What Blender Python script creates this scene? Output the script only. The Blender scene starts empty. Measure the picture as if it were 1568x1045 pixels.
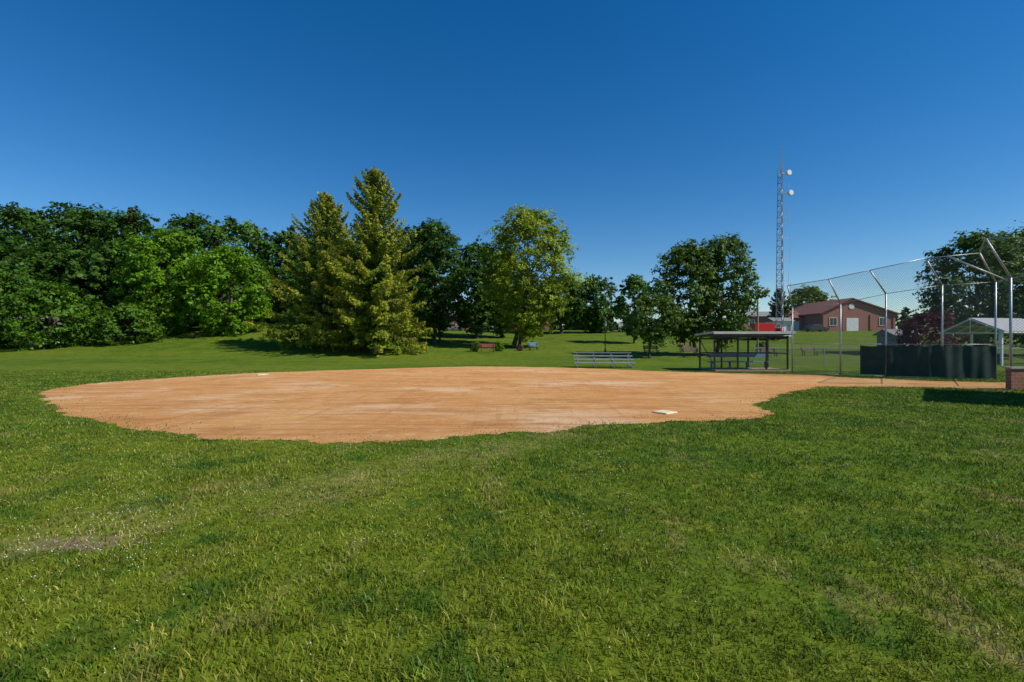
import bpy, math, numpy as np
from mathutils import Vector, Matrix
R = np.random.default_rng(7)
sc = bpy.context.scene
sc.view_settings.view_transform='Standard'; sc.view_settings.look='None'; sc.view_settings.exposure=0

# ---------------------------------------------------------------- helpers
def sstep(a,b,x):
    t=np.clip((x-a)/(b-a),0,1); return t*t*(3-2*t)
def H(x,y):
    x=np.asarray(x,float); y=np.asarray(y,float)
    z=4.3*sstep(40,120,y)
    z=z+3.1*np.exp(-(((x+38)/21)**2+((y-75)/18)**2))
    z=z+0.6*np.exp(-(((x+17)/9)**2+((y-51)/5)**2))
    return z
def hz(x,y): return float(H(x,y))
def _h(ix,iy,seed):
    n=(ix*374761393+iy*668265263+seed*974711)&0x7fffffff
    n=((n^(n>>13))*1274126177)&0x7fffffff
    return ((n^(n>>16))&0xffff)/65535.0
def vnoise(x,y,s,seed=0):
    x=x/s;y=y/s; ix=np.floor(x).astype(np.int64);iy=np.floor(y).astype(np.int64)
    fx=x-ix;fy=y-iy; fx=fx*fx*(3-2*fx);fy=fy*fy*(3-2*fy)
    a=_h(ix,iy,seed);b=_h(ix+1,iy,seed);c=_h(ix,iy+1,seed);d=_h(ix+1,iy+1,seed)
    return (a*(1-fx)+b*fx)*(1-fy)+(c*(1-fx)+d*fx)*fy

def link(o,parent=None):
    sc.collection.objects.link(o)
    if parent: o.parent=parent
    return o
def empty(name,loc=(0,0,0),rz=0):
    e=bpy.data.objects.new(name,None); e.location=loc; e.rotation_euler=(0,0,rz); e.empty_display_size=.3
    return link(e)
def mesh_np(name,V,F,mat,parent=None,col=None,smooth=False):
    """V (n,3), F (m,k)"""
    me=bpy.data.meshes.new(name); V=np.asarray(V,np.float32); F=np.asarray(F,np.int32); k=F.shape[1]
    me.vertices.add(len(V)); me.vertices.foreach_set('co',V.ravel())
    me.loops.add(F.size); me.loops.foreach_set('vertex_index',F.ravel())
    me.polygons.add(len(F)); me.polygons.foreach_set('loop_start',np.arange(0,F.size,k,dtype=np.int32))
    me.update(calc_edges=True)
    if col is not None:
        a=me.color_attributes.new('tint','FLOAT_COLOR','POINT')
        c=np.ones((len(V),4),np.float32); c[:,:3]=col; a.data.foreach_set('color',c.ravel())
    me.materials.append(mat)
    if smooth: me.polygons.foreach_set('use_smooth',[True]*len(F))
    return link(bpy.data.objects.new(name,me),parent)
def box(cx,cy,cz,sx,sy,sz,rz=0.,ry=0.,rx=0.):
    v=[Vector((x*sx/2,y*sy/2,z*sz/2)) for x in(-1,1) for y in(-1,1) for z in(-1,1)]
    M=Matrix.Translation((cx,cy,cz))@Matrix.Rotation(rz,4,'Z')@Matrix.Rotation(ry,4,'Y')@Matrix.Rotation(rx,4,'X')
    return [tuple(M@p) for p in v],[(0,1,3,2),(4,6,7,5),(0,4,5,1),(2,3,7,6),(0,2,6,4),(1,5,7,3)]
def bar(p0,p1,r0,r1=None,n=7,caps=True):
    if r1 is None: r1=r0
    p0=Vector(p0);p1=Vector(p1); d=(p1-p0).normalized(); a=d.orthogonal().normalized(); b=d.cross(a)
    v=[];f=[]
    for p,r in((p0,r0),(p1,r1)):
        for i in range(n):
            t=2*math.pi*i/n; v.append(tuple(p+a*r*math.cos(t)+b*r*math.sin(t)))
    for i in range(n): j=(i+1)%n; f.append((i,j,n+j,n+i))
    if caps: f.append(tuple(range(n-1,-1,-1))); f.append(tuple(range(n,2*n)))
    return v,f
def path(pts,rad,n=7):
    out=[]
    for i in range(len(pts)-1): out.append(bar(pts[i],pts[i+1],rad[i],rad[i+1],n))
    return out
def prism(poly,axis_len,plane='yz',off=(0,0,0)):
    n=len(poly);v=[]
    for s in(-.5,.5):
        for a,b in poly:
            p=(s*axis_len,a,b) if plane=='yz' else (a,s*axis_len,b)
            v.append((p[0]+off[0],p[1]+off[1],p[2]+off[2]))
    f=[tuple(range(n)),tuple(range(2*n-1,n-1,-1))]+[(i,(i+1)%n,n+(i+1)%n,n+i) for i in range(n)]
    return v,f
def mk(name,geoms,mat,parent=None,bevel=0,smooth=False):
    V=[];F=[]
    for v,f in geoms:
        o=len(V); V+=list(v); F+=[tuple(i+o for i in q) for q in f]
    me=bpy.data.meshes.new(name); me.from_pydata(V,[],F); me.update()
    import bmesh
    bm=bmesh.new(); bm.from_mesh(me); bmesh.ops.recalc_face_normals(bm,faces=bm.faces); bm.to_mesh(me); bm.free()
    me.materials.append(mat)
    if smooth: me.polygons.foreach_set('use_smooth',[True]*len(me.polygons))
    o=link(bpy.data.objects.new(name,me),parent)
    if bevel:
        m=o.modifiers.new('b','BEVEL'); m.width=bevel; m.segments=2
    return o

# ---------------------------------------------------------------- materials
def newmat(name):
    m=bpy.data.materials.new(name); m.use_nodes=True; nt=m.node_tree
    return m,nt,nt.nodes['Principled BSDF'],nt.nodes['Material Output']
def N(nt,t,**k):
    n=nt.nodes.new(t)
    for a,b in k.items(): setattr(n,a,b)
    return n
def simple(name,col,rough=.6,metal=0,var=.25,scale=6,col2=None,bump=0):
    m,nt,b,o=newmat(name)
    tc=N(nt,'ShaderNodeNewGeometry'); nz=N(nt,'ShaderNodeTexNoise'); nz.inputs['Scale'].default_value=scale; nz.inputs['Detail'].default_value=5
    nt.links.new(tc.outputs['Position'],nz.inputs['Vector'])
    cr=N(nt,'ShaderNodeValToRGB'); cr.color_ramp.elements[0].position=.3; cr.color_ramp.elements[1].position=.7
    c2=col2 or tuple(c*(1-var) for c in col)
    cr.color_ramp.elements[0].color=(*c2,1); cr.color_ramp.elements[1].color=(*col,1)
    nt.links.new(nz.outputs['Fac'],cr.inputs['Fac']); nt.links.new(cr.outputs['Color'],b.inputs['Base Color'])
    b.inputs['Roughness'].default_value=rough; b.inputs['Metallic'].default_value=metal
    if bump:
        bp=N(nt,'ShaderNodeBump'); bp.inputs['Strength'].default_value=bump; bp.inputs['Distance'].default_value=.02
        nt.links.new(nz.outputs['Fac'],bp.inputs['Height']); nt.links.new(bp.outputs['Normal'],b.inputs['Normal'])
    return m
def brickmat(name,c1,c2,mortar):
    m,nt,b,o=newmat(name)
    g=N(nt,'ShaderNodeNewGeometry'); sp=N(nt,'ShaderNodeSeparateXYZ'); nt.links.new(g.outputs['Position'],sp.inputs[0])
    ad=N(nt,'ShaderNodeMath',operation='ADD'); nt.links.new(sp.outputs[0],ad.inputs[0]); nt.links.new(sp.outputs[1],ad.inputs[1])
    cb=N(nt,'ShaderNodeCombineXYZ'); nt.links.new(ad.outputs[0],cb.inputs[0]); nt.links.new(sp.outputs[2],cb.inputs[1])
    br=N(nt,'ShaderNodeTexBrick'); br.inputs['Scale'].default_value=2.2
    br.inputs['Color1'].default_value=(*c1,1);br.inputs['Color2'].default_value=(*c2,1);br.inputs['Mortar'].default_value=(*mortar,1)
    br.inputs['Mortar Size'].default_value=.012
    nt.links.new(cb.outputs[0],br.inputs['Vector']); nt.links.new(br.outputs['Color'],b.inputs['Base Color']); b.inputs['Roughness'].default_value=.85
    return m

# grass tone node group shared by soil sheet and blades
def grass_group():
    g=bpy.data.node_groups.new('grass_tone','ShaderNodeTree')
    g.interface.new_socket('Color',in_out='OUTPUT',socket_type='NodeSocketColor')
    go=g.nodes.new('NodeGroupOutput')
    geo=g.nodes.new('ShaderNodeNewGeometry'); L=g.links.new
    def noise(scale,det=3,rough=.6,sx=1,sy=1):
        mp=g.nodes.new('ShaderNodeMapping'); mp.inputs['Scale'].default_value=(sx,sy,0); L(geo.outputs['Position'],mp.inputs[0])
        n=g.nodes.new('ShaderNodeTexNoise'); n.noise_dimensions='2D'; n.inputs['Scale'].default_value=scale; n.inputs['Detail'].default_value=det; n.inputs['Roughness'].default_value=rough
        L(mp.outputs[0],n.inputs['Vector']); return n.outputs['Fac']
    def ramp(f,a,b):
        r=g.nodes.new('ShaderNodeMapRange'); r.inputs[1].default_value=a; r.inputs[2].default_value=b; L(f,r.inputs[0]); return r.outputs[0]
    def mix(f,c1,c2):
        m=g.nodes.new('ShaderNodeMix'); m.data_type='RGBA'; L(f,m.inputs[0])
        for s,c in((6,c1),(7,c2)):
            if isinstance(c,tuple): m.inputs[s].default_value=(*c,1)
            else: L(c,m.inputs[s])
        return m.outputs[2]
    n1=ramp(noise(.55,4,.7),.38,.60)
    c=mix(n1,(.066,.140,.008),(.145,.226,.012))
    n0=ramp(noise(.07,3,.6,.6,1.6),.4,.62)
    c=mix(n0,c,(.170,.230,.016))
    n2=ramp(noise(1.9,4,.75),.52,.72)
    c=mix(n2,c,(.225,.275,.025))
    n4=ramp(noise(1.1,4,.75),.52,.68)
    c=mix(n4,c,(.068,.146,.012))
    n3=ramp(noise(.9,4,.75,1,.5),.60,.78)
    c=mix(n3,c,(.29,.27,.075))
    sp=g.nodes.new('ShaderNodeSeparateXYZ'); L(geo.outputs['Position'],sp.inputs[0])
    def M(op,a,b=None,c_=None):
        m=g.nodes.new('ShaderNodeMath'); m.operation=op
        for i,s in enumerate((a,b,c_)):
            if s is None: continue
            if isinstance(s,(int,float)): m.inputs[i].default_value=s
            else: L(s,m.inputs[i])
        return m.outputs[0]
    dx=M('MULTIPLY',M('SUBTRACT',sp.outputs[0],1.0),.667); dy=M('MULTIPLY',M('SUBTRACT',sp.outputs[1],8.6),-.746)
    dd=M('ADD',M('ADD',dx,dy),M('MULTIPLY',M('SUBTRACT',noise(.8,3),.5),2.4))
    band=M('SUBTRACT',1.0,M('MINIMUM',M('DIVIDE',M('ABSOLUTE',dd),.8),1.0))
    lim=g.nodes.new('ShaderNodeMapRange'); lim.inputs[1].default_value=2.0; lim.inputs[2].default_value=.6; L(sp.outputs[0],lim.inputs[0])
    band=M('MULTIPLY',M('MULTIPLY',band,lim.outputs[0]),ramp(noise(1.3,3,.7),.35,.75))
    c=mix(M('MULTIPLY',band,.75),c,(.36,.32,.10))
    ax=M('ABSOLUTE',M('DIVIDE',M('ADD',sp.outputs[0],3.6),.45)); ay=M('ABSOLUTE',M('DIVIDE',M('SUBTRACT',sp.outputs[1],4.05),.15))
    em=g.nodes.new('ShaderNodeMapRange'); em.inputs[1].default_value=1.5; em.inputs[2].default_value=.2; em.inputs[4].default_value=.8
    L(M('ADD',M('ADD',M('MULTIPLY',ax,ax),M('MULTIPLY',ay,ay)),M('MULTIPLY',M('SUBTRACT',noise(6,3),.45),3.5)),em.inputs[0])
    c=mix(em.outputs[0],c,(.33,.25,.14))
    L(c,go.inputs[0]); return g
GG=grass_group()
def mat_ground():
    m,nt,b,o=newmat('lawn_soil'); L=nt.links.new
    gr=N(nt,'ShaderNodeGroup'); gr.node_tree=GG
    geo=N(nt,'ShaderNodeNewGeometry')
    n=N(nt,'ShaderNodeTexNoise'); n.inputs['Scale'].default_value=9; n.inputs['Detail'].default_value=5; n.inputs['Roughness'].default_value=.75
    L(geo.outputs['Position'],n.inputs['Vector'])
    mr=N(nt,'ShaderNodeMapRange'); mr.inputs[1].default_value=.3; mr.inputs[2].default_value=.7; mr.inputs[3].default_value=.36; mr.inputs[4].default_value=.95
    L(n.outputs['Fac'],mr.inputs[0])
    mx=N(nt,'ShaderNodeMix',data_type='RGBA',blend_type='MULTIPLY'); mx.inputs[0].default_value=1
    L(gr.outputs[0],mx.inputs[6]); L(mr.outputs[0],mx.inputs[7])
    L(mx.outputs[2],b.inputs['Base Color']); b.inputs['Roughness'].default_value=.95; b.inputs['Specular IOR Level'].default_value=.1
    bp=N(nt,'ShaderNodeBump'); bp.inputs['Strength'].default_value=.7; bp.inputs['Distance'].default_value=.05
    L(n.outputs['Fac'],bp.inputs['Height']); L(bp.outputs[0],b.inputs['Normal'])
    return m
def mat_blade():
    m,nt,b,o=newmat('grass_blades'); L=nt.links.new
    gr=N(nt,'ShaderNodeGroup'); gr.node_tree=GG
    at=N(nt,'ShaderNodeAttribute'); at.attribute_name='tint'
    mx=N(nt,'ShaderNodeMix',data_type='RGBA',blend_type='MULTIPLY'); mx.inputs[0].default_value=1
    L(gr.outputs[0],mx.inputs[6]); L(at.outputs['Color'],mx.inputs[7]); L(mx.outputs[2],b.inputs['Base Color'])
    b.inputs['Roughness'].default_value=.5; b.inputs['Specular IOR Level'].default_value=.25
    tr=N(nt,'ShaderNodeBsdfTranslucent'); L(mx.outputs[2],tr.inputs[0]); ms=N(nt,'ShaderNodeMixShader'); ms.inputs[0].default_value=.3
    L(b.outputs[0],ms.inputs[1]);L(tr.outputs[0],ms.inputs[2]);L(ms.outputs[0],o.inputs[0])
    return m
def mat_leaf():
    m,nt,b,o=newmat('leaves'); L=nt.links.new
    at=N(nt,'ShaderNodeAttribute'); at.attribute_name='tint'
    L(at.outputs['Color'],b.inputs['Base Color']); b.inputs['Roughness'].default_value=.5; b.inputs['Specular IOR Level'].default_value=.18
    tr=N(nt,'ShaderNodeBsdfTranslucent'); L(at.outputs['Color'],tr.inputs[0]); ms=N(nt,'ShaderNodeMixShader'); ms.inputs[0].default_value=.3
    L(b.outputs[0],ms.inputs[1]);L(tr.outputs[0],ms.inputs[2]);L(ms.outputs[0],o.inputs[0])
    return m
def mat_dirt():
    m,nt,b,o=newmat('infield_clay'); L=nt.links.new
    geo=N(nt,'ShaderNodeNewGeometry')
    def noise(s,det=6,r=.6,sc_=(1,1,1),rz=0):
        mp=N(nt,'ShaderNodeMapping'); mp.inputs['Scale'].default_value=sc_; mp.inputs['Rotation'].default_value=(0,0,rz); L(geo.outputs['Position'],mp.inputs[0])
        n=N(nt,'ShaderNodeTexNoise'); n.inputs['Scale'].default_value=s;n.inputs['Detail'].default_value=det;n.inputs['Roughness'].default_value=r
        L(mp.outputs[0],n.inputs['Vector']); return n.outputs['Fac']
    def mr(f,a,b_,c=0,d=1):
        n=N(nt,'ShaderNodeMapRange'); [setattr(n.inputs[i+1],'default_value',v) for i,v in enumerate((a,b_,c,d))]; L(f,n.inputs[0]); return n.outputs[0]
    def mix(f,a,b_,bt='MIX'):
        n=N(nt,'ShaderNodeMix',data_type='RGBA',blend_type=bt)
        if isinstance(f,float): n.inputs[0].default_value=f
        else: L(f,n.inputs[0])
        for s,c in((6,a),(7,b_)):
            if isinstance(c,tuple): n.inputs[s].default_value=(*c,1)
            else: L(c,n.inputs[s])
        return n.outputs[2]
    c=mix(mr(noise(.22,5,.6),.38,.62),(.64,.300,.100),(.72,.390,.150))
    c=mix(mr(noise(.28,6,.62,(.6,1.0,1),1.0),.53,.63,0,.7),c,(.80,.56,.35))
    c=mix(mr(noise(.9,6,.7,(.6,1.1,1),.15),.50,.62,0,.7),c,(.50,.225,.072))
    c=mix(mr(noise(2.2,6,.75,(.7,1.4,1),-.3),.53,.64,0,.55),c,(.80,.55,.32))
    # dragged tracks
    c=mix(mr(noise(1.6,4,.7,(.12,2.2,1),.10),.54,.61,0,.6),c,(.46,.205,.068))
    c=mix(mr(noise(1.5,4,.7,(2.2,.16,1),.55),.57,.64,0,.4),c,(.48,.22,.075))
    c=mix(mr(noise(16,5,.85),.25,.65,.80,1.0),(.12,.05,.02),c)
    L(c,b.inputs['Base Color']); b.inputs['Roughness'].default_value=.95; b.inputs['Specular IOR Level'].default_value=.1
    bp=N(nt,'ShaderNodeBump'); bp.inputs['Strength'].default_value=.85; bp.inputs['Distance'].default_value=.11
    h=noise(3.5,8,.8,(.6,1.5,1)); L(h,bp.inputs['Height']); L(bp.outputs[0],b.inputs['Normal'])
    return m
M_leaf=mat_leaf(); M_bark=simple('bark',(.12,.09,.065),.9,0,.5,5,bump=.5)
M_steel=simple('galvanised_steel',(.42,.43,.44),.45,.6,.2,9)
M_alu=simple('aluminium_plank',(.42,.45,.46),.45,.5,.25,4)
M_black=simple('black_painted_steel',(.018,.018,.02),.45,0,.3,8)
M_white=simple('white_paint',(.78,.78,.76),.5,0,.12,3)
M_green=simple('green_windscreen_fabric',(.012,.045,.035),.8,0,.4,3)
M_brick=brickmat('red_brick',(.34,.13,.085),(.27,.095,.06),(.34,.28,.24))
M_roofred=simple('red_brown_shingle',(.22,.085,.065),.85,0,.3,4)
M_roofgrey=simple('grey_shingle',(.22,.22,.23),.85,0,.25,4)
M_glass=simple('dark_window_glass',(.02,.025,.03),.12,0,.2,1)
M_conc=simple('concrete',(.42,.40,.37),.9,0,.2,5)
M_wood=simple('weathered_wood',(.22,.15,.10),.8,0,.35,8)
M_redp=simple('red_paint',(.60,.03,.025),.35,0,.1,2)
M_blue=simple('blue_seat_plastic',(.10,.22,.36),.5,0,.1,2)
M_grey=simple('grey_siding',(.33,.34,.35),.8,0,.1,3)
M_tire=simple('rubber',(.02,.02,.02),.8,0,.1,3)
M_fascia=simple('pale_metal_fascia',(.50,.51,.52),.5,.2,.15,3)

# ---------------------------------------------------------------- world, sun, camera
az=math.radians(112); el=math.radians(46)
s=Vector((math.sin(az)*math.cos(el),math.cos(az)*math.cos(el),math.sin(el)))
w=bpy.data.worlds.new('World'); sc.world=w; w.use_nodes=True; nt=w.node_tree; bg=nt.nodes['Background']
sky=nt.nodes.new('ShaderNodeTexSky'); sky.sky_type='NISHITA'; sky.sun_disc=False; sky.sun_elevation=el; sky.sun_rotation=az
sky.altitude=300; sky.air_density=1.05; sky.dust_density=0.0; sky.ozone_density=4.0
hs=nt.nodes.new('ShaderNodeHueSaturation'); hs.inputs['Saturation'].default_value=1.36; hs.inputs['Hue'].default_value=.503
nt.links.new(sky.outputs[0],hs.inputs['Color']); nt.links.new(hs.outputs[0],bg.inputs[0]); bg.inputs[1].default_value=.110
sl=bpy.data.lights.new('sun','SUN'); sl.energy=5.0; sl.angle=math.radians(.53); sl.color=(1,.94,.84)
so=link(bpy.data.objects.new('sun',sl)); so.rotation_euler=s.to_track_quat('Z','Y').to_euler(); so.location=(40,-20,60)
cam=bpy.data.cameras.new('camera'); cam.lens=17; cam.sensor_width=36; cam.clip_end=6000; cam.clip_start=.05
co=link(bpy.data.objects.new('camera',cam)); co.location=(0,0,1.7); co.rotation_euler=(math.radians(90),0,0); sc.camera=co

# ---------------------------------------------------------------- ground
gx=np.sinh(np.linspace(-5.2,5.2,261))*18; 
gy=np.concatenate([np.linspace(-80,38,41),np.linspace(39.5,150,90),150+np.geomspace(3,2500,30)])
X,Y=np.meshgrid(gx,gy); Z=H(X,Y)
V=np.stack([X,Y,Z],-1).reshape(-1,3); nx=len(gx); ny=len(gy)
i,j=np.meshgrid(np.arange(nx-1),np.arange(ny-1)); a=(j*nx+i).ravel()
mesh_np('grass_lawn_ground',V,np.stack([a,a+1,a+nx+1,a+nx],1),mat_ground(),smooth=True)

# ---------------------------------------------------------------- infield clay
ctrl=[(-14.8,15.2),(-12.6,13.1),(-10.1,11.1),(-8.15,9.83),(-6.5,8.99),(-4.92,8.39),(-3.69,8.17),(-2.47,8.17),(-1.52,8.39),(-.29,8.86),(1.06,9.12),(1.52,9.68),(2.94,10.06),(4.44,10.4),(5.49,10.66),(6.2,11.65),(6.6,12.84),(8.5,15.2),(11.15,17.7),(12.5,18),(15.7,17.5),(17.3,16.9),(19.1,17.6),(20.5,19.6),(18,20.4),(15.7,22.4),(14.9,24.2),(11,25.7),(8,27.3),(6.8,28.6),(1.5,31.5),(-3.6,31.9),(-8.7,28.9),(-12.9,26.2),(-15.2,23.3),(-16.6,20.3),(-16.3,17.5)]
P=np.array(ctrl); dense=[]
n=len(P)
for k in range(n):
    p0,p1,p2,p3=P[k-1],P[k],P[(k+1)%n],P[(k+2)%n]
    for t in np.linspace(0,1,26)[:-1]:
        dense.append(.5*((2*p1)+(-p0+p2)*t+(2*p0-5*p1+4*p2-p3)*t*t+(-p0+3*p1-3*p2+p3)*t**3))
D=np.array(dense)
tang=np.roll(D,-1,0)-np.roll(D,1,0); tang/=np.linalg.norm(tang,axis=1)[:,None]+1e-9; nrm=np.stack([tang[:,1],-tang[:,0]],1)
jit=(vnoise(D[:,0],D[:,1],1.3,3)-.5)*.30+(vnoise(D[:,0],D[:,1],.3,4)-.5)*.28+(vnoise(D[:,0],D[:,1],.1,8)-.5)*.16
D2=D+nrm*jit[:,None]
me=bpy.data.meshes.new('infield_dirt'); me.from_pydata([(p[0],p[1],.006) for p in D2],[],[tuple(range(len(D2)))]); me.update()
import bmesh
bm=bmesh.new(); bm.from_mesh(me); bmesh.ops.triangulate(bm,faces=bm.faces); bmesh.ops.recalc_face_normals(bm,faces=bm.faces)
if sum(f.normal.z for f in bm.faces)<0: bmesh.ops.reverse_faces(bm,faces=bm.faces)
bm.to_mesh(me); bm.free()
me.materials.append(mat_dirt()); link(bpy.data.objects.new('infield_dirt',me))
Ds=D2[::4]
def inside(x,y):
    r=np.zeros(len(x),bool); n=len(Ds)
    for k in range(n):
        x1,y1=Ds[k];x2,y2=Ds[(k+1)%n]
        if y1==y2: continue
        c=((y1>y)!=(y2>y)); r^=c&(x<(x2-x1)*(y-y1)/(y2-y1)+x1)
    return r

# ---------------------------------------------------------------- grass blades
def pathdist(x,y): return np.abs((x-1)*.667-(y-8.6)*.746)
def blades(nb):
    u=R.random(nb); d=1.4+26*u**1.5; hw=1.1*d+1.6; x=R.uniform(-1,1,nb)*hw; y=d
    q=np.where(R.random(nb)<.42*(vnoise(x,y,.5,41)>.40),.50,.11)
    ins=inside(x+R.normal(0,1,nb)*q,y+R.normal(0,1,nb)*q)
    keep=~ins
    pd=pathdist(x,y); keep&=~((pd<.4)&(x<1.4)&(R.random(nb)<.3))
    bare=((x+3.6)/.42)**2+((y-4.05)/.14)**2; keep&=~((bare<1.4)&(R.random(nb)<.75-.3*bare))
    cl=vnoise(x,y,.12,11); keep&=R.random(nb)<(.25+1.0*cl)
    x=x[keep];y=y[keep];n=len(x);d=y
    near=inside(x,y)
    hgt=(.021+.024*R.random(n))*(.6+.8*vnoise(x,y,.30,5))*(.75+.5*vnoise(x,y,1.6,6))*np.where(near,.7,1)
    wd=.0022*(1+d/4.5)*(.7+.6*R.random(n))
    th=R.uniform(0,2*np.pi,n); lean=R.uniform(.2,1.1,n)*hgt; ld=R.uniform(0,2*np.pi,n)
    ux=np.cos(th)*wd;uy=np.sin(th)*wd; lx=np.cos(ld)*lean; ly=np.sin(ld)*lean
    z0=np.zeros(n)-.003
    V=np.stack([np.stack([x-ux,y-uy,z0],1),np.stack([x+ux,y+uy,z0],1),
      np.stack([x+ux*.8+lx*.35,y+uy*.8+ly*.35,hgt*.6],1),np.stack([x-ux*.8+lx*.35,y-uy*.8+ly*.35,hgt*.6],1),
      np.stack([x+ux*.15+lx,y+uy*.15+ly,hgt],1),np.stack([x-ux*.15+lx,y-uy*.15+ly,hgt],1)],1)
    b=np.arange(n)[:,None]*6
    F=np.concatenate([b+np.array([0,1,2,3]),b+np.array([3,2,4,5])])
    t=R.random(n); br=(.6+.85*R.random(n))*(.72+.60*vnoise(x,y,.22,31))
    c=np.stack([br*(.9+.35*t),br,br*(.8+.5*R.random(n))],1)
    dry=R.random(n)<.07; c[dry]*=np.array([1.9,1.4,3.5])
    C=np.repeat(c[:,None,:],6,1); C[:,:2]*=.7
    return V.reshape(-1,3),F,C.reshape(-1,3)
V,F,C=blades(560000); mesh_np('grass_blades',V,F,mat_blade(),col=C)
# clover
nf=11000; u=R.random(nf); d=1.8+20*u**1.2; x=R.uniform(-1,1,nf)*(1.1*d+1); y=d
x[:300]=-3.6+R.normal(0,.55,300); y[:300]=4.0+R.normal(0,.3,300)
pr=.06+.9*(vnoise(x,y,1.1,21)>.64)*(vnoise(x,y,.3,22)>.4); pr=pr*np.where(x<y*.25,1,.4); pr[(pathdist(x,y)<.8)&(x<1)]+=.2; pr[:300]=.4
k=(R.random(nf)<pr)&~inside(x,y); x=x[k];y=y[k];n=len(x)
r=R.uniform(.003,.0055,n)*(1+y/16); z=R.uniform(.025,.045,n)
o=np.array([(1,0,0),(-1,0,0),(0,1,0),(0,-1,0),(0,0,1),(0,0,-.6)])
V=np.stack([x,y,z],1)[:,None,:]+o[None]*r[:,None,None]
fo=np.array([(0,2,4),(2,1,4),(1,3,4),(3,0,4),(2,0,5),(1,2,5),(3,1,5),(0,3,5)])
mesh_np('clover_flowers',V.reshape(-1,3),(np.arange(n)[:,None,None]*6+fo[None]).reshape(-1,3),simple('clover_white',(.70,.68,.60),.8,0,.15,40))

# ---------------------------------------------------------------- trees
def leaves(C_,Nn,size,col,asp=.6):
    n=len(C_); Nn=Nn/(np.linalg.norm(Nn,axis=1)[:,None]+1e-9)
    t=R.normal(size=(n,3)); u=np.cross(Nn,t); u/=np.linalg.norm(u,axis=1)[:,None]+1e-9; v=np.cross(Nn,u)
    s1=size[:,None]; s2=s1*asp
    V=np.stack([C_-u*s1,C_-v*s2+u*s1*.1,C_+u*s1,C_+v*s2+u*s1*.1],1)
    return V.reshape(-1,3),np.repeat(col[:,None,:],4,1).reshape(-1,3)
def crown(n,cx,cy,z0,z1,rad,base,leaf=.2,lobes=60,peak=.42,lr0=.20,lr1=.34,sub=16):
    """broadleaf crown: overlapping lobes fill an ovoid; sprays of leaves sit on the lobe shells"""
    hh=z1-z0; L=[]
    off1=R.uniform(0,6.28); tt=(np.arange(lobes)+R.random(lobes))/lobes   # stratified in height, golden angle around
    for kk in range(lobes):
        t=tt[kk]
        pr=(max(t,.02)/peak)**.5 if t<peak else max(0.,1-((t-peak)/(1-peak))**2.3)**.55
        a=kk*2.399963+R.uniform(-.5,.5)+off1; wob=1+.09*math.sin(2*a+off1)+.07*math.sin(7*t+a*3)
        rr=rad*pr*wob*(.45+.55*R.random()**.35)
        lr=rad*R.uniform(lr0,lr1)
        rr=max(0,rr-lr*.55)
        z=z0+t*hh; z=min(max(z,z0+lr*.5),z1-lr*R.uniform(.45,.8))
        L.append((cx+math.cos(a)*rr,cy+math.sin(a)*rr,z,lr))
    L=np.array(L)
    ns=lobes*sub; k=R.choice(len(L),ns,p=L[:,3]**2/np.sum(L[:,3]**2))
    dv=R.normal(size=(ns,3)); dv/=np.linalg.norm(dv,axis=1)[:,None]; fl=(dv[:,2]<0)&(R.random(ns)<.5); dv[fl,2]*=-1
    rr=L[k,3]*np.where(R.random(ns)<.2,R.uniform(1.1,1.45,ns),R.uniform(.5,1.08,ns))
    S=L[k,:3]+dv*rr[:,None]*np.array([1.05,1.05,.95]); sbr=R.uniform(.75,1.25,ns)*R.uniform(.88,1.12,len(L))[k]
    sN=dv+R.normal(0,.5,(ns,3)); sR=L[k,3]*R.uniform(.18,.36,ns)
    q=R.integers(0,ns,n); g=R.normal(size=(n,3))*np.array([1,1,.62])
    Cn=S[q]+g*sR[q][:,None]*.66
    out=Cn-np.array([cx,cy,z0+hh*.4]); out/=np.linalg.norm(out,axis=1)[:,None]+1e-9
    nn=sN[q]*.7+out*.4+R.normal(0,.45,(n,3))+np.array([0,0,.35])
    br=sbr[q]*R.uniform(.72,1.3,n); hue=R.uniform(-.12,.18,n)
    col=np.array(base)[None]*br[:,None]; col[:,0]*=1+hue*1.3
    V,Cc=leaves(Cn,nn,leaf*R.uniform(.6,1.3,n),col)
    return V,Cc,L
def quads(V): return np.arange(len(V)).reshape(-1,4)
def limbs(cx,cy,zb,L,rt,tx,ty,fork,k=14):
    g=[]; top=Vector((tx+(cx-tx)*.6,ty+(cy-ty)*.6,fork))
    b=Vector((tx,ty,zb-.2)); mid=b.lerp(top,.5)+Vector((R.uniform(-.15,.15),R.uniform(-.15,.15),0))
    g+=path([b,Vector((tx,ty,zb+.35)),mid,top],[rt*1.45,rt,rt*.85,rt*.7],9)
    ap=Vector((cx,cy,fork+(L[:,2].max()-fork)*.75)); g+=path([top,top.lerp(ap,.5)+Vector((R.uniform(-.4,.4),0,0)),ap],[rt*.65,rt*.4,rt*.12],7)
    idx=R.choice(len(L),min(k,len(L)),replace=False)
    for q in idx:
        e=Vector(L[q,:3]); f=R.uniform(0,.6); st=top.lerp(ap,f) if e.z>fork+1 else mid.lerp(top,.8)
        m=st.lerp(e,.5)+Vector((R.uniform(-.3,.3),R.uniform(-.3,.3),-.1*(e-st).length+.2))
        r0=rt*R.uniform(.22,.4); g+=path([st,m,e],[r0,r0*.6,r0*.2],5)
    return g
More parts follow.
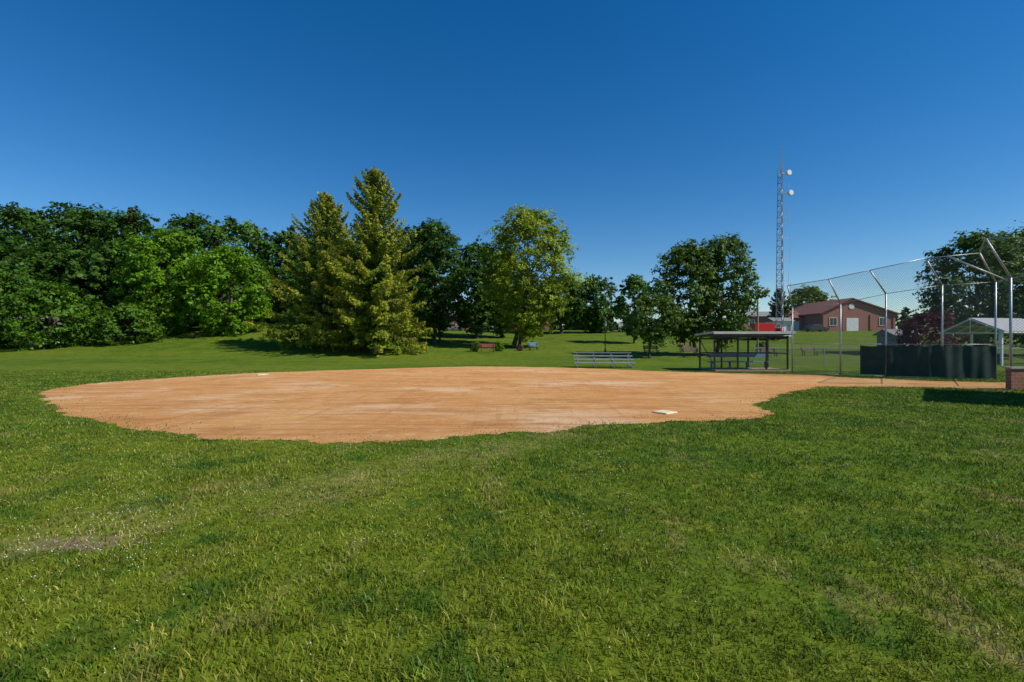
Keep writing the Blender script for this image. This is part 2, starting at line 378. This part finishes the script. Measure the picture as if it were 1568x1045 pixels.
def decid(name,x,y,top,rad,base,n=14000,z0=None,leaf=.2,lobes=55,trunk=.28,tx=None,peak=.42,fork=None,multi=0,lr=(.18,.32)):
    zb=hz(x,y); z0=zb+2.2 if z0 is None else z0; tx=x if tx is None else tx
    V,Cc,L=crown(n,x,y,z0,top,rad,base,leaf,lobes,peak,*lr)
    e=empty(name,(0,0,0)); mesh_np('crown',V,quads(V),M_leaf,e,Cc)
    g=limbs(x,y,zb,L,trunk,tx,y,fork or z0+(top-z0)*.15)
    for q in range(multi):
        g+=limbs(x,y,zb,L,trunk*.7,tx+(q+1)*.7*(-1)**q,y+.3,fork or z0+(top-z0)*.2,8)
    mk('trunk_and_limbs',g,M_bark,e,smooth=True)
    return e
DK=(.052,.122,.013); MID=(.080,.166,.015); BR=(.122,.260,.010); YE=(.225,.305,.020)
decid('honey_locust_tree',2.2,62,18.2,6.3,YE,38000,z0=2.4,leaf=.165,lobes=120,tx=.25,trunk=.32,peak=.40,multi=1,lr=(.14,.26))
decid('maple_tree',-10.6,66,17.6,4.8,DK,20000,z0=3.0,leaf=.21,multi=1,trunk=.25,lobes=90)
decid('maple_tree',-5.6,76,16.4,5.2,DK,14000,z0=3.2,leaf=.25,lobes=80)
decid('maple_tree',-1.6,79,16.0,4.8,MID,12000,z0=3.4,leaf=.25)
decid('maple_tree',-15.0,72,18.0,5.6,DK,14000,z0=3.0,leaf=.25)
decid('maple_tree',9.4,92,13.6,4.8,DK,9000,leaf=.29)
decid('maple_tree',3.0,96,12.4,5.0,DK,8000,leaf=.28)
decid('maple_tree',16.4,95,13.6,4.8,DK,11000,leaf=.27,z0=3.2)
decid('ash_tree',17.7,70,10.9,2.9,(.09,.185,.025),10000,z0=2.4,leaf=.19,lobes=60,trunk=.16)
decid('ash_tree',13.6,46.5,5.9,2.6,(.095,.165,.025),9000,z0=1.6,leaf=.13,lobes=50,trunk=.12,tx=13.2)
decid('ash_tree',18.0,50,11.4,3.7,(.088,.160,.022),19000,z0=1.7,leaf=.15,lobes=85,trunk=.2,tx=19.0,lr=(.17,.30))
decid('ash_tree',22.2,50.5,12.3,3.7,(.088,.160,.022),19000,z0=1.7,leaf=.15,lobes=85,trunk=.2,tx=21.4,lr=(.17,.30))
decid('maple_tree',-44.6,63,15.6,6.0,BR,24000,z0=2.4,leaf=.19,lobes=95,lr=(.15,.27))
decid('maple_tree',-36.2,62,13.2,5.1,BR,19000,z0=2.2,leaf=.18,lobes=85,lr=(.15,.27))
decid('maple_tree',-52.3,55,7.8,4.8,(.080,.180,.012),13000,z0=.0,leaf=.18,peak=.35)
decid('maple_tree',-45.0,57,5.8,3.6,(.075,.165,.012),10000,z0=.5,leaf=.17,peak=.35)
decid('maple_tree',-60,56,9.8,5.3,(.065,.150,.012),13000,z0=.1,leaf=.19,peak=.35)
decid('oak_tree',47.8,50,12.4,5.0,DK,18000,z0=1.4,leaf=.17,lobes=90)
decid('oak_tree',54.5,50,13.2,5.4,MID,16000,z0=1.2,leaf=.18,lobes=90)
decid('maple_tree',77,126,15.2,5.8,MID,9000,leaf=.32)
decid('purple_leaf_plum_tree',36.2,42,4.1,2.4,(.085,.024,.022),9000,z0=.3,leaf=.10,lobes=44,trunk=.1,peak=.35)

# forest mass on the left and a distant treeline
VV=[];CC=[];GT=[]
for (x,y,top,rad,b) in [(-92,80,22,8,DK),(-84,82,23,8,DK),(-77,76,22.4,8,DK),(-70,78,22.8,8,DK),(-64,75,21.6,7.6,DK),(-57.5,74,20.6,7.4,DK),(-51,77,21,7.4,DK),(-45,80,21,7.2,MID),(-38,82,19.6,7.2,DK),(-31.5,82,19,7,DK),(-25,80,18.2,6.6,DK),(-19,84,16.5,6.4,DK),
   (-69,66,15,6.5,DK),(-61,65,14,6.5,DK),(-54,67,14.5,6,DK),(-48,70,14,6,DK),(-40,73,13.5,6,DK),(-32,74,13,5.5,DK),(-24,76,12.5,5.5,DK),(-76,62,15,6.5,DK)]:
    v,c,L=crown(11500,x,y,hz(x,y)-.4,top,rad,b,.30,70,.45,.16,.28,12); VV.append(v);CC.append(c); GT+=limbs(x,y,hz(x,y),L,.25,x,y,hz(x,y)+4,3)
e=empty('forest_treeline'); V=np.concatenate(VV); mesh_np('foliage_mass',V,quads(V),M_leaf,e,np.concatenate(CC)); mk('trunks',GT,M_bark,e)
VV=[];CC=[]
for k in range(34):
    x=-82+k*3.2+R.uniform(-1,1); y=124+R.uniform(-4,6); v,c,L=crown(2200,x,y,3.2,10+R.uniform(-1.5,3.5),4.4,DK if k%3 else MID,.46,30,.35,.2,.34,8); VV.append(v);CC.append(c)
for x,y,t,r_ in [(118,150,10,3),(122,150,12,2),(127,152,10,3.5),(133,150,10.5,4),(48,140,7.5,3),(54,142,7,3),(60,140,7.5,3.5),(66,135,7.5,3),(140,150,10,4),(150,150,12,5),(30,140,6.5,3),(36,142,6.8,3),(42,142,6.5,3)]:
    v,c,L=crown(2200,x,y,3.2,t,r_,DK,.4,24,.35,.2,.34,8); VV.append(v);CC.append(c)
V=np.concatenate(VV); mesh_np('distant_treeline',V,quads(V),M_leaf,None,np.concatenate(CC))

def spruce(name,x,y,top,rad,base,nbr=190,per=300,z0=1.2,leaf=.17,asp=.38,pw=.62):
    zb=hz(x,y); hh=top-zb; g=[]; Cs=[];Ns=[];Cl=[]
    g+=path([Vector((x,y,zb-.3)),Vector((x,y,zb+.6)),Vector((x,y,zb+hh*.5)),Vector((x,y,top-.3))],[.5,.36,.2,.03],9)
    for k in range(nbr):
        t=(k+R.random())/nbr; t=t**1.1; z=zb+z0+(hh-z0)*t
        a=k*2.399+R.uniform(-.5,.5); dx,dy=math.cos(a),math.sin(a)
        ln=rad*((1-t)**pw)*R.uniform(.55,1.12)*(1+.16*math.sin(a*2+x)*math.sin(t*9+a))*(1-.10*t)+.2
        if t<.12: ln*=.78+1.8*t
        up=.15+.95*t
        s_=np.linspace(0,1,7); rz=ln*(up*s_*.55-.62*s_**2*(1-t)+.36*s_**4)
        pts=[Vector((x+dx*ln*q,y+dy*ln*q,z+r_)) for q,r_ in zip(s_,rz)]
        g+=path(pts[::2],[.07*(1-t)+.02,.045*(1-t)+.015,.025,.01],4)
        m=int(per*(ln/rad)**1.2)+40
        q=R.random(m)**.7; side=R.uniform(-1,1,m)*ln*.34*(1.05-q)*(q+.25)+R.normal(0,.08,m)
        zz=z+np.interp(q,s_,rz)-np.abs(R.normal(0,.28,m))*(1-t*.7)-np.abs(side)*.22+.05
        Cs.append(np.stack([x+dx*ln*q-dy*side,y+dy*ln*q+dx*side,zz],1))
        Ns.append(np.stack([dx*.6+R.normal(0,.45,m),dy*.6+R.normal(0,.45,m),.55+R.normal(0,.4,m)],1))
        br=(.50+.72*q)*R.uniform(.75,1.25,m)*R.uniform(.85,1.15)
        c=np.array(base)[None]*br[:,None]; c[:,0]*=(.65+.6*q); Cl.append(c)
    Cn=np.concatenate(Cs);Nn=np.concatenate(Ns);c=np.concatenate(Cl)
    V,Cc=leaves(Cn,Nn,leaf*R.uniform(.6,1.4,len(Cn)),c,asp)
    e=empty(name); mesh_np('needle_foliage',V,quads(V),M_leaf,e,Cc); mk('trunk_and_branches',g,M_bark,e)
SP=(.195,.255,.018)
spruce('spruce_tree',-13.6,48,18.4,6.4,SP,260,310,z0=1.4,pw=.64)
spruce('spruce_tree',-20.0,52,17.2,7.2,SP,240,300,z0=1.2,pw=.68)
spruce('spruce_tree',-57.5,73,21.6,3.5,(.09,.10,.035),110,110,leaf=.25)
spruce('spruce_tree',52.5,95,11.8,2.6,(.06,.10,.03),90,70,leaf=.24)
spruce('spruce_tree',-36.5,80,20.6,2.5,(.06,.10,.03),80,80,leaf=.25)

# shrubs
def shrub(name,x,y,r,h,base,n=1800):
    e=empty(name); V,Cc,L=crown(n,x,y,hz(x,y)-.1,hz(x,y)+h,r,base,.07,20,.4); mesh_np('leaves',V,quads(V),M_leaf,e,Cc)
    mk('stems',[bar((x,y,hz(x,y)-.1),(x+R.uniform(-.3,.3),y,hz(x,y)+h*.6),.03,.01,5) for _ in range(4)],M_bark,e)
shrub('shrub',-4.2,55,.75,1.2,MID); shrub('shrub',-1.5,56,.65,1.1,BR); shrub('flowering_shrub',.9,57,.5,.7,(.16,.12,.07),900)
shrub('shrub',-23.5,50,.6,1.1,YE); shrub('shrub',-11.2,46.8,.5,.7,YE,900); shrub('shrub',30,58,.7,1.0,MID)

# ---------------------------------------------------------------- chain link + backstop
def linkmesh(c00,c10,c11,c01,sp=.075,w=.007):
    c00,c10,c11,c01=[np.array(q,float) for q in(c00,c10,c11,c01)]
    W=np.linalg.norm(c10-c00);Hh=(np.linalg.norm(c01-c00)+np.linalg.norm(c11-c10))/2
    nn=np.cross(c10-c00,c01-c00); nn/=np.linalg.norm(nn)
    def m(u,v): return (1-u)*(1-v)*c00+u*(1-v)*c10+u*v*c11+(1-u)*v*c01
    out=[]
    for sgn in(1,-1):
        k=-Hh
        while k<W:
            a0,b0,a1,b1=k,0,k+Hh,Hh
            if a0<0: b0=-a0;a0=0
            if a1>W: b1-=(a1-W);a1=W
            if b1>b0+.01:
                u0,u1=a0/W,a1/W
                if sgn<0:u0,u1=1-u0,1-u1
                p=m(u0,b0/Hh);q=m(u1,b1/Hh); d=(q-p)/np.linalg.norm(q-p); s_=np.cross(d,nn)*w/2
                o=nn*(.003*sgn)
                out.append(([tuple(p-s_+o),tuple(p+s_+o),tuple(q+s_+o),tuple(q-s_+o)],[(0,1,2,3)]))
            k+=sp*1.414
    return out
M_wire=simple('chain_link_wire',(.16,.17,.18),.5,.2,.1,9)
bs=empty('backstop_fence')
posts=[((14.9,25.7),3.5,(-.45,-.35),1.1),((16.1,23.7),3.53,(-.75,-.25),1.17),((17.4,22.5),3.9,(-.98,-.3),1.05),((19.3,21.7),4.2,(-1.05,-.35),1.15),((21.3,21.3),4.3,(-1.1,-.4),1.2)]
g=[];wire=[]
for (p,hb,o,r_) in posts:
    g+=path([Vector((*p,-.2)),Vector((*p,hb)),Vector((p[0]+o[0],p[1]+o[1],hb+r_))],[.04,.038,.032],8)
for a,b in zip(posts[:-1],posts[1:]):
    (pa,ha,oa,ra),(pb,hb,ob,rb)=a,b
    A=Vector((*pa,.05));B=Vector((*pb,.05)); At=Vector((*pa,ha));Bt=Vector((*pb,hb)); Ao=Vector((pa[0]+oa[0],pa[1]+oa[1],ha+ra));Bo=Vector((pb[0]+ob[0],pb[1]+ob[1],hb+rb))
    wire+=linkmesh(A,B,Bt,At); wire+=linkmesh(At,Bt,Bo,Ao)
    g+=[bar(A,B,.018),bar(At,Bt,.014),bar(Ao,Bo,.018)]
    Am=Vector((*pa,1.55));Bm=Vector((*pb,1.55)); g+=[bar(Am,Bm,.016)]
n1=[((18.15,17.6),4.0,(-.92,.0),1.45),((19.9,15.4),4.2,(-1.2,-.1),1.3)]
for (p,hb,o,r_) in n1:
    g+=path([Vector((*p,-.2)),Vector((*p,hb)),Vector((p[0]+o[0],p[1]+o[1],hb+r_))],[.045,.04,.032],8)
    g+=path([Vector((*p,hb-.15)),Vector((p[0]-1.5,p[1]+.9,hb+.95))],[.032,.028],6)
pa,pb=posts[-1][0],n1[0][0]
wire+=linkmesh((*pb,.05),(*n1[1][0],.05),(*n1[1][0],4.2),(*pb,4.0))
wire+=linkmesh((*pb,4.0),(*n1[1][0],4.2),(18.7,15.3,5.0),(17.23,17.6,5.45))
wire+=linkmesh((*pa,.05),(*pb,.05),(*pb,4.0),(*pa,4.3)); 
wire+=linkmesh((*pa,4.3),(*pb,4.0),(17.23,17.6,5.45),(20.2,20.9,5.5))
g+=[bar((17.23,17.6,5.45),(18.7,15.3,5.0),.018),bar((17.23,17.6,5.45),(20.2,20.9,5.5),.018),bar((*pb,4.0),(*pa,4.3),.016),bar((*pb,1.55),(*pa,1.55),.016),bar((*pb,1.55),(*n1[1][0],1.55),.016),bar((*pb,4),(*n1[1][0],4.2),.016)]
mk('posts_and_rails',g,M_steel,bs,smooth=True); mk('chain_link_mesh',wire,M_wire,bs)
def fabric(p,q,z0,z1,nx=36,nz=6):
    p=np.array(p);q=np.array(q);dr=(q-p);L_=np.linalg.norm(dr);nrm=np.array([dr[1],-dr[0]])/L_
    V=[];F=[]
    for a in range(nx+1):
        for b in range(nz+1):
            u=a/nx;v=b/nz; off=.05+.02*math.sin(u*L_*5+v*2)+.015*math.sin(u*L_*13)
            sag=-.05*abs(math.sin(u*L_*math.pi/.9))*v
            xy=p+dr*u+nrm*off; V.append((xy[0],xy[1],z0+(z1-z0)*v+sag))
    for a in range(nx):
        for b in range(nz): i_=a*(nz+1)+b; F.append((i_,i_+nz+1,i_+nz+2,i_+1))
    return V,F
pp=[p[0] for p in posts]
A=np.array(pp[1])+(np.array(pp[2])-np.array(pp[1]))*.45
mk('windscreen_fabric',[fabric(A,pp[2],.12,1.5,24),fabric(pp[2],pp[3],.08,1.5,36),fabric(pp[3],pp[4],.06,1.5,36)],M_green,bs,smooth=True)

# ---------------------------------------------------------------- dugout (open shelter)
dg=empty('dugout_shelter',(13.55,28.3,0),0); dg.scale=(.85,.85,1)
g=[]
for x in(-2.5,-.95,.95,2.35):
    g.append(box(x,-1.2,1.0,.09,.09,2.0)); g.append(box(x,1.3,.95,.09,.09,1.9))
for z in(.1,1.0): g.append(box(-.07,-1.2,z,4.8,.05,.05))
g.append(box(-.07,-1.2,1.93,4.9,.1,.1)); g.append(box(-.07,1.3,1.0,4.8,.05,.05)); g.append(box(-.07,1.3,1.83,4.9,.1,.08))
for x in(-2.5,2.35): g.append(box(x,.05,1.0,.05,2.4,.05)); g.append(box(x,.05,1.85,.07,2.4,.08))
g.append(bar((-2.5,-1.2,1.1),(-1.95,-1.2,1.9),.03)); g.append(bar((-2.5,-1.2,.3),(-2.5,1.2,1.7),.025))
mk('frame',g,M_black,dg)
mk('roof',[box(-.05,0.05,2.05,5.3,3.3,.10,0,0,-.035)],M_black,dg,.01)
mk('roof_fascia',[box(-.05,-1.63,2.165,5.36,.03,.14),box(2.635,.03,2.13,.03,3.26,.12,0,0,-.035),box(-2.735,.03,2.13,.03,3.26,.12,0,0,-.035)],M_fascia,dg)
mk('bench',[box(0,.75,.46,4.3,.3,.05),box(0,1.02,.82,4.3,.04,.2)]+[box(x,.75,.22,.06,.25,.43) for x in(-1.9,-.6,.6,1.9)],M_blue,dg,.008)
mk('floor_slab',[box(0,0,.03,5.1,2.9,.10)],simple('dusty_slab',(.34,.26,.19),.9,0,.3,4),dg)
wr=linkmesh((-2.5,-1.2,.1),(-.95,-1.2,.1),(-.95,-1.2,1.0),(-2.5,-1.2,1.0),.08)+linkmesh((.95,-1.2,.1),(2.35,-1.2,.1),(2.35,-1.2,1.9),(.95,-1.2,1.9),.08)+linkmesh((-2.5,1.3,.1),(2.35,1.3,.1),(2.35,1.3,1.85),(-2.5,1.3,1.85),.08)
mk('chain_link_panels',wr,M_black,dg)

# near dugout on the right edge (mostly out of frame)
d2=empty('brick_dugout',(0,0,0))
mk('low_wall',[box(19.0,16.95,.36,3.2,.2,.75)],M_brick,d2)
mk('wall_cap',[box(19.0,16.95,.76,3.3,.28,.06)],M_conc,d2)
ra=math.radians(48.7); cx,cy=16.9,13.3
mk('roof',[box(cx,cy,2.95,4.8,3.0,.14,ra)],M_black,d2,.01)
def rp(a,b): return (cx+a*math.cos(ra)-b*math.sin(ra),cy+a*math.sin(ra)+b*math.cos(ra))
mk('posts',[box(*rp(a,b),1.44,.1,.1,2.88,ra) for a in(-2,0,2) for b in(-1,.9)],M_black,d2)
mk('back_wall',[box(*rp(0,-1.15),.7,4.4,.15,1.4,ra)],M_brick,d2)
mk('bench',[box(*rp(0,-.7),.46,4.0,.35,.05,ra)]+[box(*rp(a,-.7),.22,.06,.3,.43,ra) for a in(-1.7,0,1.7)],M_wood,d2)

# ---------------------------------------------------------------- bleachers
bl=empty('aluminium_bleachers',(5.9,31.3,0),math.radians(-4))
g=[];f=[]
for k in range(4):
    z=.32+k*.2;y=-.9+k*.52
    g.append(box(0,y,z,3.8,.24,.035)); 
    if k: g.append(box(0,y-.24,z-.18,3.8,.16,.03))
for x in(-1.7,-.57,.57,1.7):
    f+=[bar((x,-1.0,.03),(x,1.0,.03),.025),bar((x,-.95,.28),(x,.75,.9),.022),bar((x,.72,.03),(x,.72,.9),.022),bar((x,-.9,.03),(x,-.9,.3),.022),bar((x,-.1,.03),(x,-.1,.6),.022),bar((x,.72,.9),(x,-.1,.03),.015)]
f+=[bar((-1.7,.75,.1),(-.57,.75,.85),.015),bar((.57,.75,.85),(1.7,.75,.1),.015)]
mk('seat_planks',g,M_alu,bl,.006); mk('frame',f,M_steel,bl)

# benches
def bench(x,y,rz,mat=M_wood,L_=1.7):
    e=empty('park_bench',(x,y,hz(x,y)),rz)
    mk('seat',[box(0,-.16+k*.14,.45,L_,.11,.04) for k in range(3)],mat,e,.005)
    mk('backrest',[box(0,.27+k*.02,.62+k*.14,L_,.03,.11,0,0,-.15) for k in range(3)],mat,e,.005)
    mk('legs',[box(s_*L_*.4,-.15,.21,.06,.06,.43) for s_ in(-1,1)]+[box(s_*L_*.4,.22,.45,.06,.06,.9,0,0,-.12) for s_ in(-1,1)]+[box(s_*L_*.4,.02,.42,.05,.42,.03) for s_ in(-1,1)],M_black,e)
bench(-2.75,54,.05,simple('red_wood',(.34,.10,.06),.7,0,.2,5)); bench(30.8,50,.1); bench(20.2,56,.1,M_wood); bench(17.4,47,-.1,M_wood); bench(2.6,58,.4,M_blue,1.2); bench(25.5,48,0,M_wood); bench(15.0,52,.1,M_wood)
# bases
def base(x,y,sz,rz):
    e=mk('base_plate',[box(0,0,.022,sz,sz,.04)],simple('dusty_white_rubber',(.82,.70,.44),.7,0,.3,12),None,.018); e.location=(x,y,0); e.rotation_euler=(0,0,rz)
base(3.6,11.4,.42,.6); base(-12.5,24.2,.5,.7)

# ---------------------------------------------------------------- lamp post, flood post, tower
x,y=10.6,55.; e=empty('park_lamp_post',(x,y,hz(x,y)))
mk('post',[bar((0,0,0),(0,0,.35),.13,.1,10),bar((0,0,.35),(0,0,2.9),.065,.045,10),bar((0,0,2.9),(0,0,2.98),.12,.14,10)],M_black,e)
mk('lantern',[bar((0,0,2.98),(0,0,3.35),.12,.2,8)],simple('frosted_glass',(.55,.55,.5),.3),e); mk('lantern_cap',[bar((0,0,3.35),(0,0,3.6),.25,.03,8)],M_black,e)
x,y=25.4,50.; z=hz(x,y); e=empty('floodlight_pole',(x,y,z))
mk('pole',[bar((0,0,-.2),(0,0,6.9),.1,.075,10),bar((-.85,0,6.5),(1.0,0,6.5),.05)],simple('pole_wood',(.30,.26,.21),.85,0,.3,5),e)
mk('lamp_heads',[box(-.8,-.1,6.72,.4,.3,.3,0,0,.4),box(.95,-.1,6.72,.5,.3,.28,0,0,.4),box(.15,-.1,6.8,.3,.3,.26,0,0,.4)],M_fascia,e,.02)
x,y=44.4,80.; z=hz(x,y); e=empty('lattice_radio_tower',(x,y,z)); Ht=28.2
def leg(k,zz):
    r=.68-.30*zz/Ht; a=math.radians(20+120*k); return Vector((r*math.cos(a),r*math.sin(a),zz))
g=[]
for k in range(3): g.append(bar(leg(k,0),leg(k,Ht),.07,.05,6))
zz=0;sg=0
while zz<Ht-.9:
    for k in range(3):
        a,b=(k,(k+1)%3) if sg%2 else ((k+1)%3,k)
        g.append(bar(leg(a,zz),leg(b,zz+.95),.034,n=4)); g.append(bar(leg(k,zz),leg((k+1)%3,zz),.03,n=4))
    zz+=.95;sg+=1
g+=[bar((0,0,Ht-1),(0,0,Ht+3.7),.05,.025,6),bar(leg(0,Ht-1)+Vector((.1,0,0)),leg(0,Ht-1)+Vector((.1,0,2.6)),.03)]
mk('lattice',g,simple('tower_steel',(.30,.32,.36),.55,.3,.2,2),e)
g=[];dr=[]
for zz,L_ in((7.5,1.5),(9.5,1.2),(13.5,1.4),(16.5,1.6),(20,1.2),(24,1.3)):
    g+=[bar((0,0,zz),(L_,-.3,zz),.03,n=5),bar((L_,-.3,zz-1.2),(L_,-.3,zz+1.6),.03,n=5)]
mk('antenna_arms',g,M_fascia,e)
for zz,xo in((27.3,1.25),(24.0,1.55)):
    dr+=[bar((xo,-.5,zz),(xo-.08,-.15,zz),.42,.42,16),bar((xo-.08,-.15,zz),(xo-.1,.1,zz),.42,.1,16),bar((0,0,zz),(xo,0,zz),.05)]
mk('dish_antennas',dr,M_white,e)

# ---------------------------------------------------------------- buildings
def windows(lst,depth_y,e,name='windows'):
    fr=[];gl=[]
    for (x,z,w_,h_) in lst:
        gl.append(box(x,depth_y-.03,z,w_,.04,h_))
        fr+=[box(x,depth_y-.05,z+h_/2+.05,w_+.2,.1,.1),box(x,depth_y-.05,z-h_/2-.05,w_+.2,.1,.1),box(x-w_/2-.05,depth_y-.05,z,.1,.1,h_),box(x+w_/2+.05,depth_y-.05,z,.1,.1,h_),box(x,depth_y-.07,z,.05,.05,h_)]
    mk(name+'_glass',gl,M_glass,e); mk(name+'_frames',fr,M_white,e)
x,y=75.3,113.; zb=3.9; e=empty('brick_municipal_building',(x,y,zb),0)
mk('walls',[prism([(-8,0),(8,0),(8,3.7),(-1.6,6.9),(-8,3.9)],16,'xz'),box(-10.2,3,1.55,4.2,9,3.1)],M_brick,e)
mk('roof',[prism([(-8.7,3.60),(-1.6,6.93),(-1.6,7.18),(-8.8,3.82)],16.9,'xz'),prism([(-1.597,6.93),(8.7,3.50),(8.8,3.72),(-1.597,7.18)],16.9,'xz'),
   prism([(-5.4,3.12),(4.2,3.12),(0.2,5.0),(-1.4,5.0)],4.6,'yz',(-10.2,3.4,0))],M_roofred,e)
windows([(-5.6,2.0,1.5,1.6),(5.2,2.0,1.5,1.6)],-8,e)
mk('garage_door',[box(-1.4,-8.03,1.4,2.6,.06,2.8),box(-10.2,-1.55,1.2,2.2,.06,2.2)],M_white,e)
mk('brick_pilasters',[box(q,-8.08,1.8,.5,.14,3.4) for q in(-7.6,-3.4,2.6,7.6)],M_brick,e)
mk('round_gable_vent',[bar((-1.6,-8.08,5.3),(-1.6,-8.0,5.3),.6,.6,20)],M_white,e)
x,y=59.,118.; zb=hz(x,y); e=empty('brick_house',(x,y,zb),0)
mk('walls',[box(0,0,1.6,9,8,3.2)],M_brick,e); mk('roof',[prism([(-4.6,3.22),(4.6,3.22),(0,4.6)],9.8,'yz')],M_roofgrey,e); windows([(-2.5,1.7,1.2,1.3),(2.5,1.7,1.2,1.3)],-4,e)
def house(x,y,w_,d_,he,rf,wall,roof,rz=0,nm='brick_house'):
    e=empty(nm,(x,y,hz(x,y)),rz); mk('walls',[box(0,0,he/2,w_,d_,he)],wall,e)
    mk('roof',[prism([(-d_/2-.4,he+.02),(d_/2+.4,he+.02),(0,he+rf)],w_+.8,'yz')],roof,e)
    windows([(-w_*.3,he*.55,min(1.1,w_*.2),min(1.3,he*.4)),(w_*.3,he*.55,min(1.1,w_*.2),min(1.3,he*.4))],-d_/2,e); mk('door',[box(0,-d_/2-.03,min(1.05,he*.42),.95,.06,min(2.1,he*.8))],M_white,e)
house(-14.5,112,9,7,3.0,1.6,M_brick,M_roofgrey); house(4,114,9,7,3,1.6,M_brick,M_roofgrey)
house(-58.5,59,4,3,2.6,1.0,M_white,M_roofgrey,.3,'garden_shed')
house(48,60,3.2,3,1.7,.8,M_grey,M_roofgrey,0,'garden_shed')
house(46.3,84,3,3,2.6,.7,M_white,M_roofgrey,0,'equipment_shed')
x,y=39.6,76.; e=empty('red_box_truck',(x,y,hz(x,y))); e.scale=(.8,.85,.85)
mk('cargo_box',[box(-.4,0,1.9,3.8,2.2,2.5)],M_redp,e,.03); mk('cab',[prism([(1.6,.6),(3.2,.6),(3.2,1.5),(2.8,2.3),(1.6,2.3)],2.0,'xz')],M_redp,e,.05)
mk('cab_windows',[box(2.2,-1.01,1.9,.9,.03,.55)],M_glass,e); mk('stripe',[box(-.4,-1.115,1.3,3.7,.02,.12)],M_white,e)
mk('wheels',[bar((a,b-.12,.42),(a,b+.12,.42),.42,.42,16) for a in(-1.6,2.3) for b in(-.9,.9)],M_tire,e); mk('chassis',[box(.4,0,.62,5,1.6,.2)],M_black,e)
def car(name,x,y,mat,rz=0,L_=4.5,hh=1.5,van=False):
    e=empty(name,(x,y,hz(x,y)),rz)
    if van: pr=[(-2.3,.35),(2.3,.35),(2.35,.95),(1.75,1.15),(1.2,1.95),(-2.2,2.0),(-2.35,1.0)]
    else: pr=[(-2.2,.3),(2.2,.3),(2.25,.75),(1.95,.92),(1.05,1.0),(.45,hh),(-1.3,hh+.02),(-1.95,1.05),(-2.25,.95)]
    mk('body',[prism(pr,1.75,'xz')],mat,e,.06)
    wz=(1.55 if van else 1.23)
    mk('side_windows',[box(.0 if not van else .75,s_*.885,wz,1.0,.03,.34) for s_ in(-1,1)]+([] if van else [box(-1.0,s_*.885,wz,.7,.03,.32) for s_ in(-1,1)]),M_glass,e)
    mk('wheels',[bar((a,b-.1,.33),(a,b+.1,.33),.33,.33,16) for a in(-1.4,1.4) for b in(-.83,.83)],M_tire,e)
    mk('lights',[box(s_*2.25,b,.72,.05,.3,.14) for s_ in(-1,1) for b in(-.6,.6)],M_fascia,e)
CD=simple('dark_car_paint',(.025,.028,.035),.25,0,.1,1); CS=simple('silver_car_paint',(.45,.46,.48),.3,.4,.1,1); CB=simple('blue_car_paint',(.04,.08,.18),.25,0,.1,1)
car('parked_car',19.8,103,CD,.05,hh=1.7); car('parked_car',-6.5,103,CB,0); car('parked_car',-2.2,104,CS,.03); car('parked_car',-12.5,103,CS,.03)
car('parked_car',87,104,CD,.2); car('white_van',22.8,99,M_white,1.3,van=True); car('parked_car',63,100,CD,.1)

# ---------------------------------------------------------------- white pavilion at right
e=empty('white_picnic_pavilion',(37.5,36,0),.15)
mk('posts',[box(x,y,1.15,.12,.12,2.3) for x in(-4,-1.3,1.3,4) for y in(-2,2)],M_white,e)
g=[];
for x in(-4,-2.6,-1.3,0,1.3,2.6,4):
    g+=[bar((x,-2.2,2.3),(x,0,3.3),.05,n=5),bar((x,2.2,2.3),(x,0,3.3),.05,n=5),bar((x,-2.2,2.3),(x,2.2,2.3),.04,n=5),bar((x,0,2.3),(x,0,3.3),.03,n=5)]
g+=[bar((-4.1,yy,zz),(4.1,yy,zz),.05,n=5) for yy,zz in((-2.2,2.3),(-1.1,2.8),(0,3.3),(1.1,2.8),(2.2,2.3))]
mk('roof_frame',g,M_white,e)
mk('roof_panels',[box(-1.8,-1.13,2.87,4.4,2.45,.04,0,0,math.atan2(1,2.2)),box(-1.8,1.13,2.87,4.4,2.45,.04,0,0,-math.atan2(1,2.2))],M_grey,e)
mk('picnic_tables',[box(x,0,.74,1.8,.7,.05) for x in(-2,2)]+[box(x,s_*.6,.44,1.8,.25,.04) for x in(-2,2) for s_ in(-1,1)]+[box(x+q,0,.37,.06,1.3,.06) for x in(-2,2) for q in(-.6,.6)]+[box(x+q,0,.37,.08,.5,.7) for x in(-2,2) for q in(-.6,.6)],M_wood,e)
e=empty('low_chain_link_fence'); g=[];wr=[]
pts=[(16.5,33),(21,32.5),(26,32),(31,31),(36,30)]
for p in pts: g.append(bar((*p,-.1),(*p,1.25),.03))
for a,b in zip(pts[:-1],pts[1:]): g.append(bar((*a,1.22),(*b,1.22),.022)); wr+=linkmesh((*a,.05),(*b,.05),(*b,1.2),(*a,1.2),.09)
mk('posts_and_rail',g,M_steel,e); mk('chain_link_mesh',wr,M_wire,e)
print('faces',sum(len(o.data.polygons) for o in sc.objects if o.type=='MESH'))
